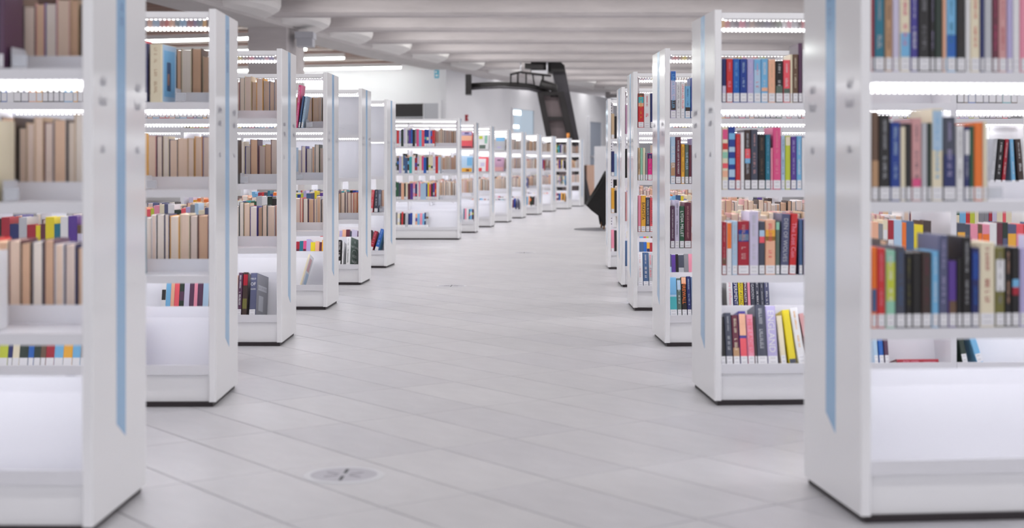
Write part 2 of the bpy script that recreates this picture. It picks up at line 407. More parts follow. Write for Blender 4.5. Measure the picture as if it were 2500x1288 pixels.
b = MB(); b.tube([cp(x, y, d) - CV0 for x, y, d in ((1150, 217, -.12), (1220, 214, -.3), (1290, 219, -.3), (1330, 228, -.2))], 0.028, M_CHAR, 8); b.build('cable_rail', cv)
cpart('inclined_panel', [(1420, 505), (1446, 505), (1379, 163), (1346, 158)], 0.05, 0.75, M_CHAR)
cpart('rail', [(1368, 505), (1380, 505), (1325, 228), (1311, 228)], -0.45, -0.05, M_BLACK)
cpart('rail', [(1420, 505), (1436, 505), (1375, 226), (1359, 226)], -0.45, -0.0, M_BLACK)
cpart('belt', [(1380, 505), (1420, 505), (1359, 228), (1325, 228)], -0.30, -0.12, M_BELT)
for yy in (230, 290, 350):
    dx = (yy - 228) * 0.212
    cpart('crossbar', [(1322 + dx, yy + 5), (1362 + dx, yy + 5), (1361 + dx, yy - 4), (1321 + dx, yy - 4)], -0.42, -0.08, M_BLACK)
cpart('motor_box', [(1296, 176), (1362, 176), (1362, 143), (1296, 143)], 0.0, 0.7, M_BLACK)
cpart('motor_box', [(1281, 168), (1326, 172), (1326, 158), (1281, 156)], -0.3, 0.1, M_BLACK)
cpart('inclined_head', [(1346, 176), (1380, 176), (1378, 160), (1360, 145), (1340, 145)], -0.1, 0.75, M_BLACK)
cpart('white_tray', [(1297, 186), (1335, 186), (1335, 173), (1297, 173)], -0.25, -0.05, M_SHELF)
b = MB()
for p, q, r_ in (((1245, 184), (1270, 178), 3), ((1270, 178), (1345, 187), 3), ((1247, 184), (1247, 208), 2.2), ((1264, 181), (1264, 208), 2.6), ((1284, 181), (1284, 207), 2.2), ((1300, 184), (1304, 208), 2.2), ((1325, 186), (1325, 214), 3)):
    b.tube([cp(*p, -.3) - CV0, cp(*q, -.3) - CV0], r_ * CS, M_BLACK, 6)
b.build('guard_rail', cv)
for xx in (1271, 1335):
    b = MB(); b.tube([cp(xx, 182, -.3) - CV0, cp(xx, 141, -.3) - CV0], 0.02, M_SHELF, 8); b.build('hanger_rod', cv)
b = MB(); b.tube([cp(1318, 205, -.25) - CV0, cp(1352, 215, -.25) - CV0, cp(1352, 238, -.25) - CV0], 0.11, M_BLACK, 10); b.build('drive_elbow', cv)

# ------------------------------------------------------------------ black sling chair on a round rug
rug = MB(); n = 40
pl = [(0.56 * math.cos(2 * math.pi * i / n), 0.56 * math.sin(2 * math.pi * i / n)) for i in range(n)]
rug.prism(pl, lambda a, c, h: (a, c, h), 0.001, 0.008, M_RUG)
o = rug.build('round_rug'); o.location = (1.46, 21.7, 0); tag(o, 'round grey mat on the floor under the black chair', 'rug')
ch = empty('sling_chair', (1.36, 21.75, 0.014)); tag(ch, 'black fabric sling chair standing past the last right bookcase', 'chair')
b = MB(); nu, nv = 12, 12; vs = []
# sling: front corner low at the left, back corners high at the right
def sling(u, v):                               # u: 0 front .. 1 back ; v: -1..1 width
    dip = math.sin(math.pi * u) * (1 - v * v)
    x = -0.27 + 0.30 * u + 0.16 * dip
    z = 0.33 + 0.50 * u - 0.16 * dip
    yv = v * (0.30 + 0.06 * u)
    return x, yv, z
for i in range(nu + 1):
    for j in range(nv + 1):
        vs.append(sling(i / nu, -1 + 2 * j / nv))
fs = [(i * (nv + 1) + j, i * (nv + 1) + j + 1, (i + 1) * (nv + 1) + j + 1, (i + 1) * (nv + 1) + j) for i in range(nu) for j in range(nv)]
b.add(vs, fs, M_FABRIC, True); so = b.build('sling', ch)
md = so.modifiers.new('thick', 'SOLIDIFY'); md.thickness = 0.02
# hanging side flaps close the fabric to the base
for sgn in (-1, 1):
    b = MB(); yy = sgn * 0.30
    prof = [(-0.27, 0.33), (-0.19, 0.25), (-0.09, 0.175), (-0.066, 0.045), (-0.025, 0.045), (0.04, 0.18), (0.16, 0.40), (0.20, 0.60), (0.12, 0.80), (0.03, 0.83)]
    b.prism(prof, lambda a, c, h: (a, h, c), yy - 0.008, yy + 0.008, M_FABRIC); b.build('side_flap', ch)
for sx, sy in ((-0.045, -0.30), (-0.045, 0.30), (0.20, -0.28), (0.20, 0.28)):
    b = MB(); b.tube([(sx, sy, 0), (sx * 0.8 + 0.02, sy * 0.9, 0.20), (0.10, sy * 0.9, 0.36)], 0.014, M_OAK, 8); b.build('leg', ch)

# ------------------------------------------------------------------ floor outlets
def vent(x, y, label):
    r = empty('floor_vent', (x, y, 0)); n = 36
    b = MB()
    for (ra, rb, za, zb) in ((0.122, 0.118, 0.0005, 0.003), (0.118, 0.100, 0.003, 0.003)):
        vs = [(ra * math.cos(2 * math.pi * i / n), ra * math.sin(2 * math.pi * i / n), za) for i in range(n)] + [(rb * math.cos(2 * math.pi * i / n), rb * math.sin(2 * math.pi * i / n), zb) for i in range(n)]
        b.add(vs, [(i, (i + 1) % n, n + (i + 1) % n, n + i) for i in range(n)], M_STEELRIM)
    b.build('rim', r)
    b = MB(); b.prism([(0.100 * math.cos(2 * math.pi * i / n), 0.100 * math.sin(2 * math.pi * i / n)) for i in range(n)], lambda a, c, h: (a, c, h), 0.0005, 0.0027, M_STEELGREY); b.build('cover_plate', r)
    for k in range(6):
        b = MB(); t = R(60 * k + 88)
        T = Matrix.Rotation(t, 4, 'Z'); dk = M_SLOT if k in (0, 3) else mat('slot_grey', (128, 124, 136), 0.5)
        b.box(0.020, 0.080 if k in (0, 3) else 0.062, -0.005, 0.005, 0.0027, 0.0032, dk, T); b.build('slot', r)
    tag(r, label, 'vent', 'round floor vents in the aisle')
vent(-0.50, 4.448, 'round grey floor vent nearest the camera with radial slots')
vent(-0.465, 11.46, 'round floor vent in the middle of the aisle, second from the camera')
vent(0.13, 15.84, 'faint round floor vent far down the aisle, third from the camera')

# ------------------------------------------------------------------ bookcases
H, D, PT, BAY = 1.52, 0.51, 0.027, 0.90
ROWZ = {1: 1.163, 2: 0.828, 3: 0.500, 4: 0.158}
TILT = R(14)
NB = 2
def cached(fn):
    c = {}
    def g_(*a):
        if a not in c: c[a] = fn(*a)
        return c[a]
    return g_
@cached
def me_panel():
    b = MB(); e = 0.003; x0, x1, y0, y1 = 0, PT, -D / 2, D / 2
    pl = [(x0 + e, y0), (x1 - e, y0), (x1, y0 + e), (x1, y1 - e), (x1 - e, y1), (x0 + e, y1), (x0, y1 - e), (x0, y0 + e)]
    b.prism(pl, lambda a, c, h: (a, c, h), 0.019, H, M_WHITE); return b.mesh('end_panel')
@cached
def me_stripe(sg):
    # sg=+1: right unit (face looks to -x), tip towards -y ; sg=-1: left unit, mirrored by rotation
    b = MB(); hw = 0.042
    pl = [(-hw, 0.195), (hw, 0.240), (hw, H - 0.001), (-hw, H - 0.001)]
    if sg > 0: b.prism(pl, lambda a, c, h: (h, a, c), -0.0008, 0, M_STRIPE)
    else: b.prism([(-a, c) for a, c in pl][::-1], lambda a, c, h: (h, a, c), 0, 0.0008, M_STRIPE)
    return b.mesh('colour_stripe')
def glyph_run(b, fn, n, pitch, gh, m, seed):
    rr = random.Random(seed)
    for i in range(n):
        if rr.random() < 0.12: continue
        wv = pitch * rr.uniform(0.6, 0.85); hv = gh * rr.uniform(0.65, 1.0)
        for (a0, a1, c0, c1) in ((0, wv, 0, hv * 0.3), (0, wv * 0.45, hv * 0.3, hv)) if rr.random() < .5 else ((0, wv * 0.55, hv * 0.35, hv * 0.7), (wv * 0.55, wv, 0, hv)):
            fn(b, i * pitch + a0, i * pitch + a1, c0, c1, m)
@cached
def me_stripe_text(sg, seed):
    b = MB(); x = -0.0014 if sg > 0 else 0.0014
    def q(b, a0, a1, c0, c1, m):
        z0, z1 = 1.465 - a1, 1.465 - a0
        y0, y1 = (0.012 - c1, 0.012 - c0)
        vs = [(x, y0, z0), (x, y1, z0), (x, y1, z1), (x, y0, z1)]
        b.add(vs, [(0, 3, 2, 1) if sg > 0 else (0, 1, 2, 3)], m)
    glyph_run(b, q, 14, 0.0125, 0.024, M_INK, seed); return b.mesh('stripe_lettering')
@cached
def me_panel_text(sg, seed):
    b = MB(); x = -0.0008 if sg > 0 else 0.0008
    for yc in (-0.165, 0.165):
        for (z, n_, hh) in ((1.125, 6, 0.026), (1.075, 5, 0.026), (0.955, 3, 0.022)):
            def q(b, a0, a1, c0, c1, m, z=z, yc=yc, n_=n_):
                y0 = yc - 0.0065 * n_ + a0; y1 = yc - 0.0065 * n_ + a1
                if sg > 0: y0, y1 = yc + 0.0065 * n_ - a1, yc + 0.0065 * n_ - a0
                vs = [(x, y0, z + c0), (x, y1, z + c0), (x, y1, z + c1), (x, y0, z + c1)]
                b.add(vs, [(0, 3, 2, 1) if sg > 0 else (0, 1, 2, 3)], m)
            glyph_run(b, q, n_, 0.013, hh, M_GREYINK, seed + int(z * 100))
    return b.mesh('panel_lettering')
def sx(sg, a, b_):                      # interval measured inward from the aisle end
    return (a, b_) if sg > 0 else (-b_, -a)
BAYX = [(PT, PT + BAY), (PT + BAY + 0.022, PT + 2 * BAY + 0.022)]
@cached
def me_canopy(sg, bay):
    b = MB(); x0, x1 = sx(sg, *BAYX[bay]); b.box(x0, x1, -D / 2 + .008, D / 2 - .008, 1.487, 1.510, M_WHITE); return b.mesh('canopy')
@cached
def me_shelf(sg, bay, side, row):
    b = MB(); x0, x1 = sx(sg, *BAYX[bay]); z = ROWZ[row]; f = -D / 2 + 0.006
    def bx(y0, y1, z0, z1):
        if side > 0: y0, y1 = -y1, -y0
        b.box(x0, x1, y0, y1, z0, z1, M_SHELF)
    bx(f, f + 0.012, z - 0.028, z + 0.001); bx(f + 0.012, -0.004, z - 0.006, z); bx(-0.006, -0.004, z, z + 0.05)
    return b.mesh('shelf')
def slope_z(dy):                        # tilted bottom shelf surface: dy = distance behind the front edge
    return ROWZ[4] - 0.004 - math.tan(TILT) * dy
@cached
def me_bottom(sg, bay, side):
    b = MB(); x0, x1 = sx(sg, *BAYX[bay]); f = -D / 2 + 0.006
    T = Matrix.Diagonal((1, -1, 1, 1)) if side > 0 else Matrix.Identity(4)
    def poly(pts, m):
        if side > 0: pts = [(-a, c) for a, c in pts][::-1]
        b.prism(pts, lambda a, c, h: (h, a, c), x0, x1, m)
    z = ROWZ[4]
    poly([(f, z - 0.036), (f + .012, z - 0.036), (f + .012, z + .001), (f, z + .001)], M_SHELF)
    bd = 0.176; zb = slope_z(bd)
    poly([(f + .012, slope_z(.012) - .005), (f + bd, zb - .005), (f + bd, zb), (f + .012, slope_z(.012))], M_SHELF)
    yt, zt = -0.012, 0.318
    poly([(f + bd, zb), (f + bd + .005, zb), (yt + .004, zt), (yt, zt)], M_SHELF)
    poly([(yt, zt), (yt + .005, zt), (yt + .005, 0.36), (yt, 0.36)], M_SHELF)
    return b.mesh('bottom_shelf')
@cached
def me_kick(sg, bay, side):
    b = MB(); x0, x1 = sx(sg, *BAYX[bay]); f = -D / 2 + 0.022
    y0, y1 = (f, f + .012) if side < 0 else (-f - .012, -f)
    b.box(x0, x1, y0, y1, 0.019, ROWZ[4] - 0.036, M_WHITE); return b.mesh('kick_panel')
@cached
def me_plinth(sg):
    b = MB(); x0, x1 = sx(sg, 0.012, BAYX[NB - 1][1] + PT - .004); b.box(x0, x1, -D / 2 + .008, D / 2 - .008, 0.0005, 0.019, M_PLINTH); return b.mesh('plinth')
@cached
def me_post(sg, slots):
    b = MB(); x0, x1 = sx(sg, PT, PT + 0.03); b.box(x0, x1, -0.02, 0.02, 0.36, 1.487, M_SHELF)
    if slots:
        for k in range(44):
            z = 0.39 + 0.025 * k; xa, xb = sx(sg, PT + 0.011, PT + 0.018); b.box(xa, xb, -0.0206, -0.0195, z, z + 0.010, M_SLOT)
    return b.mesh('slotted_post')
@cached
def me_divider(sg):
    b = MB(); x0, x1 = sx(sg, BAYX[0][1], BAYX[1][0]); b.box(x0, x1, -D / 2 + .012, D / 2 - .012, 0.019, 1.487, M_SHELF); return b.mesh('divider')
@cached
def me_led(sg, bay, side, row):
    b = MB(); x0, x1 = sx(sg, BAYX[bay][0] + .012, BAYX[bay][1] - .012); f = -D / 2 + 0.010
    z = 1.487 if row == 0 else ROWZ[row] - 0.028
    def bx(xa, xb, y0, y1, z0, z1, m):
        if side > 0: y0, y1 = -y1, -y0
        b.box(xa, xb, y0, y1, z0, z1, m)
    if row:                          # diffuser tucked up behind the shelf lip
        bx(x0, x1, f + .012, f + .016, z + .004, z + .022, M_LAMPBODY); bx(x0, x1, f + .016, f + .034, z + .006, z + .017, M_LED2 if row > 1 else M_LED)
    else:
        bx(x0, x1, f + .004, f + .018, z - .005, z, M_LAMPBODY); bx(x0, x1, f + .020, f + .044, z - .002, z, M_LED)  # flush glowing strip added to brighten the top-row books
    n_ = int((x1 - x0) / 0.0167)
    if row < 2:
        for i in range(n_):
            xc = x0 + (i + .5) * (x1 - x0) / n_
            if row == 0: bx(xc - .0038, xc + .0038, f + .006, f + .016, z - .0085, z - .005, M_LEDDOT)
            else: bx(xc - .0038, xc + .0038, f + .003, f + .011, z - .0035, z, M_LEDDOT)
    return b.mesh('led_strip')
@cached
def me_backpanel(sg, row):
    b = MB(); x0, x1 = sx(sg, PT + .002, PT + BAY - .002); z = ROWZ[row] + .05; b.box(x0, x1, -0.003, 0.003, z, z + (0.255 if row == 1 else 0.235), M_SHELF); return b.mesh('back_panel')

#  name: (side sign, y centre, x at panel centre, rotation CCW deg)
def unit(sg, yf, xc, rot): return dict(sg=sg, y=yf + D / 2, x=xc, rz=R(rot))
U = {}
Lx = [(3.73, -1.042, -1.0), (5.71, -1.136, 1.0), (7.64, -1.176, 0.0), (9.57, -1.176, -1.6), (11.57, -1.150, -2.7), (13.48, -1.108, -4.6)]
for i, (yf, xc, ro) in enumerate(Lx): U['L%d' % (i + 1)] = unit(-1, yf, xc, ro)
far = [(-.650, 1), (-.482, 3), (-.289, 5.5), (-.033, 7.5), (.217, 9), (.534, 10.7), (.855, 11.5), (1.245, 12.5), (1.60, 13)]
for i, (xc, ph) in enumerate(far): U['L%d' % (i + 7)] = unit(-1, 18.66 + 1.9 * i, xc, -ph)
Rx = [(3.845, .874, 5.5), (5.74, .765, 3.0), (7.62, .771, 1.8), (9.51, .772, 0.0), (11.36, .832, 0.0), (13.33, .862, -1.5)]
for i, (yf, xc, ro) in enumerate(Rx): U['R%d' % (i + 1)] = unit(1, yf, xc, ro)
ORD = ['nearest', 'second', 'third', 'fourth', 'fifth', 'sixth', 'seventh', 'eighth', 'ninth', 'tenth', 'eleventh', 'twelfth', 'thirteenth', 'fourteenth', 'fifteenth']
for k, u in U.items():
    n = int(k[1:]); sd = 'left' if k[0] == 'L' else 'right'
    u['place'] = '%s %s bookcase' % (ORD[n - 1], sd)
    desc = {'L1': 'white bookcase with blue-striped end panel, nearest on the left', 'R1': 'white bookcase full of coloured spines, nearest on the right',
            'L5': 'white bookcase with empty upper shelves, fifth on the left of the aisle', 'L6': 'white bookcase with empty upper shelves, sixth on the left before the gap',
            'L7': 'white bookcase after the gap on the left, showing its widest front', 'L15': 'farthest white bookcase of the curving left row'}.get(k)
    if not desc: desc = 'white double-sided bookcase with blue-striped end panel, %s on the %s of the aisle' % (ORD[n - 1], sd)
    r = empty('bookcase', (u['x'], u['y'], 0), u['rz']); u['o'] = r; sg = u['sg']
    tag(r, desc, 'bookcase', 'white bookcases along the aisle')
    xo = 0 if sg > 0 else -PT
    far_u = k[0] == 'L' and n >= 8
    p = link('end_panel', me_panel(), r, (xo, 0, 0))
    s_ = link('colour_stripe', me_stripe(sg), p, (0 if sg > 0 else PT, 0, 0)); tag(s_, 'pale blue vertical stripe')
    if not far_u:
        tag(link('stripe_lettering', me_stripe_text(sg, n % 4), p, (0 if sg > 0 else PT, 0, 0)), kind='stuff'); tag(link('panel_lettering', me_panel_text(sg, n % 3), p, (0 if sg > 0 else PT, 0, 0)), kind='stuff')
    xe = BAYX[NB - 1][1]; link('end_panel', me_panel(), r, (xe if sg > 0 else -xe - PT, 0, 0))
    link('plinth', me_plinth(sg), r); link('slotted_post', me_post(sg, k in ('R3', 'R4', 'R5', 'R6')), r); link('divider', me_divider(sg), r)
    for bay in range(NB):
        link('canopy', me_canopy(sg, bay), r)
        for side in (-1, 1):
            for row in (1, 2, 3):
                link('shelf', me_shelf(sg, bay, side, row), r)
                link('led_strip', me_led(sg, bay, side, row), r)
            link('led_strip', me_led(sg, bay, side, 0), r)
            link('bottom_shelf', me_bottom(sg, bay, side), r); link('kick_panel', me_kick(sg, bay, side), r)
    if k in ('L5', 'L6'):
        for row in (1, 2): link('back_panel', me_backpanel(sg, row), r)
    u['M'] = Matrix.Translation((u['x'], u['y'], 0)) @ Matrix.Rotation(u['rz'], 4, 'Z')

# ------------------------------------------------------------------ books
BOOKS = []       # dicts: unit,row,side,pos (distance of centre from panel inner face),t,h,d,col,page,lean,... -> matrix
def book(k, row, side, pos, t, h, d, col, page='p2', lean=0.0, label=True, title=None, tcol='white', bands=(), force=False, flat=False, setb=0.006, idx=0, face=False, art=None, yaw=0.0):
    u = U[k]; sg = u['sg']
    if row == 4 and not flat: d = min(d, .146)
    xl = PT + pos; xl = xl if sg > 0 else -xl
    if row == 4:
        dy = 0.014 + setb; z = slope_z(dy) + 0.0015 + (0.002 if lean else 0)
        L = Matrix.Translation((xl, -D / 2 + 0.006 + dy, z)) @ Matrix.Rotation(-TILT, 4, 'X')
    else:
        L = Matrix.Translation((xl, -D / 2 + 0.006 + setb, ROWZ[row] + 0.0015))
    if face:      # cover faces the aisle side, leaning on the shelf stop
        L = Matrix.Translation((xl, -D / 2 + 0.11, ROWZ[row] + 0.004)) @ Matrix.Rotation(-R(16), 4, 'X') @ Matrix.Rotation(-R(90), 4, 'Z') @ Matrix.Translation((0, -d / 2, 0))
    if flat: L = Matrix.Translation((xl, -D / 2 + 0.03, (slope_z(.03) if row == 4 else ROWZ[row]) + t / 2 + .002)) @ (Matrix.Rotation(-TILT, 4, 'X') if row == 4 else Matrix.Identity(4)) @ Matrix.Rotation(R(90), 4, 'Y') @ Matrix.Translation((0, 0, -h / 2))
    if yaw: L = L @ Matrix.Translation((t / 2, 0, 0)) @ Matrix.Rotation(yaw, 4, 'Z') @ Matrix.Translation((-t / 2, 0, 0))
    if lean:
        c_ = t / 2 if lean > 0 else -t / 2
        L = L @ Matrix.Translation((c_, 0, 0)) @ Matrix.Rotation(lean, 4, 'Y') @ Matrix.Translation((-c_, 0, 0))
    if side > 0: L = Matrix.Rotation(math.pi, 4, 'Z') @ Matrix.Translation((-2 * xl, 0, 0)) @ L
    BOOKS.append(dict(k=k, row=row, side=side, pos=pos, t=t, h=h, d=d, col=col, page=page, label=label, title=title, tcol=tcol, bands=bands, force=force, M=u['M'] @ L, idx=idx, lean=lean, flat=flat, face=face, art=art))

VIVID = ['navy', 'blue', 'royal', 'sky', 'pale', 'lav', 'purple', 'red', 'crimson', 'coral', 'maroon', 'pink', 'hotpink', 'peach', 'orange', 'amber', 'yellow', 'lime', 'cream', 'black', 'black', 'black',
         'slate', 'grey', 'white', 'white', 'teal', 'aqua', 'green', 'dkgreen', 'plum', 'denim', 'umber', 'brown', 'silver', 'slateblue', 'cream', 'lilac']
DARKC = ['black', 'umber', 'navy', 'maroon', 'slate', 'brown', 'plum', 'white', 'cream', 'red', 'dkgreen', 'grey', 'violet', 'amber', 'silver', 'sand', 'sand', 'cream', 'peach', 'rose']
PG = ['p1', 'p1', 'p2', 'p3', 'p4', 'p5', 'p5', 'p6']
rnd = random.Random(11)
def fill(k, row, side, a, b_, pal=VIVID, hmin=.19, hmax=.235, tmin=.016, tmax=.036, gap=.0008, start_idx=0, lab=True):
    x = a; i = start_idx
    while True:
        t = rnd.uniform(tmin, tmax)
        if x + t > b_: break
        h = rnd.uniform(hmin, hmax); d = min(.168, h * rnd.uniform(.62, .70))
        bands = ()
        if rnd.random() < .35 and side < 0:
            z0 = rnd.uniform(.25, .6); bands = ((z0, z0 + rnd.uniform(.1, .3), rnd.choice(VIVID)),)
        book(k, row, side, x + t / 2, t, h, d, rnd.choice(pal), rnd.choice(PG), tcol=rnd.choice(['white', 'cream', 'black', 'amber', 'pale']), title='*' if side < 0 and rnd.random() < .75 else None, bands=bands, idx=i, label=lab and side < 0)
        x += t + gap; i += 1
    return x
def listed(k, row, spec, a=0.004, side=-1):
    x = a
    for i, s_ in enumerate(spec):
        col, tmm, hmm = s_[:3]; kw = s_[3] if len(s_) > 3 else {}
        t = tmm / 1000.; h = hmm / 1000.
        kw = dict(kw); g_ = kw.pop('gap', 0); x += g_
        ln = kw.get('lean', 0)
        if ln: x += 0
        book(k, row, side, x + t / 2, t, h, min(.168, kw.pop('d', h * .66)), col, kw.pop('page', 'p2'), idx=i, **kw)
        x += t + 0.0008
    return x, len(spec)
def T_(s, c='white', **k): return dict(title=s, tcol=c, **k)
# --- right side, read from the photograph
x, n = listed('R1', 1, [('crimson', 7, 225), ('teal', 28, 232, T_('*', 'silver', bands=((.0, .04, 'navy'),))), ('tan', 20, 215, T_('*', 'brown')), ('lilac', 18, 210), ('cream', 28, 222, T_('*', 'hotpink', bands=((.17, .45, 'sky'),))),
    ('violet', 20, 220, T_('*', 'white')), ('black', 31, 225, T_('*', 'grey')), ('black', 12, 212, T_('*', 'lav')), ('dkgreen', 20, 208), ('peach', 9, 205), ('sky', 26, 228, T_('*', 'teal', bands=((.17, .42, 'blue'),))), ('black', 24, 230, T_('*', 'umber')),
    ('white', 12, 215), ('cream', 26, 228, T_('*', 'red')), ('navy', 10, 222), ('silver', 21, 219), ('maroon', 16, 210, T_('*', 'hotpink')), ('rose', 22, 220, T_('*', 'crimson')), ('lav', 15, 205), ('white', 19, 214), ('pink', 18, 210)])
fill('R1', 1, -1, x, .88, start_idx=n)
x, n = listed('R1', 2, [('brown', 20, 232, dict(bands=((.16, .45, 'tan'),))), ('black', 30, 223, T_('*', 'silver')), ('royal', 26, 204, T_('*', 'pale')), ('cream', 13, 192), ('black', 15, 200), ('rose', 26, 214, T_('*', 'slate', bands=((.17, .27, 'hotpink'),))),
    ('silver', 15, 202), ('dkgreen', 10, 202), ('cream', 30, 239, T_('*', 'sky', bands=((.55, .98, 'pale'),))), ('slate', 34, 218, T_('*', 'lav', bands=((.17, .55, 'navy'),))), ('white', 21, 196, T_('*', 'grey')), ('navy', 15, 193, T_('*', 'white', bands=((.62, .95, 'white'),))), ('green', 10, 194), ('orange', 23, 204), ('cream', 11, 206)])
R1_END2 = x
x, n = listed('R1', 3, [('orange', 15, 210, dict(bands=((.2, .48, 'denim'),))), ('red', 22, 206, T_('*', 'pink')), ('mint', 26, 200, T_('*', 'white', bands=((.35, .85, 'lime'),))), ('slate', 26, 210, T_('*', 'denim')), ('black', 17, 194, T_('*', 'olive')), ('black', 24, 194), ('umber', 26, 195, T_('*', 'maroon')),
    ('sky', 19, 198, T_('*', 'white')), ('slateblue', 24, 239, T_('*', 'lav')), ('purple', 22, 172, dict(bands=((.17, .4, 'brown'),))), ('black', 14, 179), ('black', 24, 234, T_('*', 'silver')), ('navy', 21, 205, T_('*', 'blue', bands=((.6, .95, 'royal'),))), ('cream', 41, 220, T_('*', 'crimson', page='p1')),
    ('olive', 26, 206, T_('*', 'grey', bands=((.45, .85, 'white'),))), ('black', 17, 208, T_('*', 'peach')), ('black', 21, 206, dict(bands=((.5, .6, 'sky'), (.4, .5, 'crimson')))), ('lav', 20, 204)])
fill('R1', 3, -1, x, .88, start_idx=n)
x, n = listed('R2', 1, [('navy', 16, 168, dict(bands=((.18, .38, 'lilac'),))), ('red', 25, 168, T_('*', 'pink')), ('blue', 26, 168, T_('*', 'sky')), ('royal', 28, 168, T_('*', 'pale')), ('lav', 25, 168, T_('*', 'lilac')), ('pale', 27, 168, T_('*', 'pink', bands=((.75, .98, 'sky'),))), ('sky', 27, 168, T_('*', 'white', bands=((.26, .34, 'peach'),))),
    ('peach', 28, 166, T_('*', 'sand')), ('black', 29, 162, T_('*', 'white', bands=((.22, .4, 'sage'),))), ('coral', 27, 164, T_('*', 'white', bands=((.18, .33, 'sage'),))), ('cream', 8, 186), ('brown', 22, 186, T_('*', 'cream')), ('plum', 15, 229, dict(label=True))])
fill('R2', 1, -1, x, .58, start_idx=n, hmax=.22)
x, n = listed('R2', 2, [('cream', 24, 241, dict(bands=((.2, .3, 'peach'), (.34, .42, 'coral'), (.5, .6, 'mint'), (.64, .74, 'red'), (.8, .96, 'hotpink')))), ('royal', 27, 241, dict(bands=((.2, .32, 'pale'), (.4, .5, 'sky'), (.6, .68, 'pale'), (.8, .9, 'sky')))), ('red', 19, 214, T_('*', 'coral')), ('white', 14, 220),
    ('umber', 24, 230, T_('*', 'silver', bands=((.52, .68, 'coral'), (.44, .52, 'sky')))), ('slate', 28, 231, T_('*', 'rose')), ('black', 27, 212, T_('*', 'brown')), ('teal', 20, 212, T_('*', 'sky')), ('pink', 8, 160), ('hotpink', 31, 239, T_('*', 'pink')), ('pale', 15, 207, T_('*', 'slate')),
    ('lime', 21, 207, dict(bands=((.82, .98, 'cream'),))), ('purple', 22, 204, T_('*', 'lav')), ('sky', 20, 206, T_('*', 'white'))])
fill('R2', 2, -1, x, .40, start_idx=n)
x, n = listed('R2', 3, [('crimson', 17, 203, T_('*', 'rose', bands=((.2, .32, 'brown'),))), ('white', 20, 203, dict(bands=((.5, .98, 'orange'),))), ('pale', 22, 206, T_('*', 'silver')), ('crimson', 44, 206, dict(bands=((.62, .84, 'royal'), (.64, .76, 'pale')), title='*', tcol='rose')), ('lilac', 36, 243, T_('*', 'silver')), ('slate', 24, 204, dict(bands=((.72, .84, 'pale'), (.6, .72, 'coral')))),
    ('peach', 40, 211, dict(bands=((.62, .82, 'amber'), (.62, .7, 'slate')), title='*', tcol='coral')), ('sage', 16, 206, dict(bands=((.84, .98, 'mint'),))), ('slateblue', 32, 233, T_('DEN OF WOLVES', 'silver', lean=R(1.8), gap=.001)), ('red', 27, 234, T_('The Lost Con', 'pink', lean=R(2.2), gap=.001)), ('denim', 14, 212, dict(gap=.011))])
fill('R2', 3, -1, x + .004, .85, start_idx=n, hmax=.215)
x, n = listed('R2', 4, [('black', 19, 190), ('slate', 27, 205, T_('*', 'silver')), ('maroon', 27, 196, T_('*', 'cream', bands=((.17, .35, 'tan'),))), ('violet', 29, 211, dict(bands=((.17, .5, 'coral'), (.55, .95, 'peach')))), ('pink', 27, 198, T_('HEY LADIES!', 'coral')), ('umber', 8, 190), ('slate', 40, 235, T_('*', 'silver')), ('lav', 40, 231, T_('ENGLAND', 'white', lean=R(0))),
    ('cream', 22, 190, dict(page='p1', lean=-R(3), gap=.011)), ('yellow', 29, 213, dict(lean=-R(5), gap=.009, bands=((.02, .1, 'slate'),), label=False)), ('white', 30, 221, T_('*', 'amber', lean=-R(6), gap=.006)), ('rose', 16, 200, dict(lean=-R(8), gap=.010)), ('peach', 12, 196, dict(lean=-R(8), gap=.006))])
# seen past the nearest right bookcase
for i, (p_, t_, h_, c_) in enumerate(((.612, .017, .2, 'pale'), (.633, .02, .205, 'blue'), (.654, .018, .2, 'plum'))):
    book('R2', 4, -1, p_, t_, h_, .13, c_, idx=n + i, force=True)
book('R2', 4, -1, .775, .022, .165, .11, 'crimson', flat=True, idx=n + 3, force=True, title='*', tcol='pink', label=False)
book('R2', 4, -1, .962, .024, .205, .13, 'dkgreen', lean=-R(6), idx=n + 4, force=True)
book('R2', 4, -1, 1.022, .026, .205, .13, 'sky', lean=-R(13), idx=n + 5, force=True)
for i, (p_, t_, c_, ln) in enumerate(((1.060, .018, 'silver', 5), (1.084, .024, 'black', 5), (1.106, .014, 'crimson', 5), (1.150, .016, 'sky', -3), (1.182, .024, 'umber', -5))):
    book('R2', 2, -1, p_, t_, .195, .13, c_, lean=R(ln), idx=n + i, force=True, title='*')
x, n = listed('R3', 1, [('lilac', 28, 241, T_('LINDA LAEL MILLER', 'sky', bands=((.8, .99, 'blue'), (.17, .38, 'umber')))), ('white', 23, 185, T_('LINDA LAEL MILLER', 'grey')), ('white', 21, 187, T_('LINDA LAEL MILLER', 'coral')), ('sky', 28, 163, T_('*', 'denim', bands=((.2, .34, 'umber'),)))])
fill('R3', 1, -1, x, .86, start_idx=n, hmax=.21)
x, n = listed('R3', 2, [('pale', 25, 239, T_('SUE MILLER', 'white', bands=((.17, .45, 'tan'),))), ('maroon', 28, 239, T_('SUE MILLER  LOST IN THE FOREST', 'white')), ('amber', 18, 202, T_('*', 'brown')), ('sage', 20, 200, T_('SUE MILLER', 'pale')), ('maroon', 14, 198)])
fill('R3', 2, -1, x, .86, start_idx=n)
x, n = listed('R3', 3, [('plum', 21, 213, T_('HOW THE DEAD DREAM  LYDIA MILLET', 'white')), ('lilac', 24, 243, T_('*', 'slate')), ('green', 24, 213, T_('LYDIA MILLET', 'white')), ('maroon', 34, 232, T_('OH PURE AND RADIANT HEART', 'rose'))])
fill('R3', 3, -1, x, .86, DARKC, hmin=.165, hmax=.2, start_idx=n)
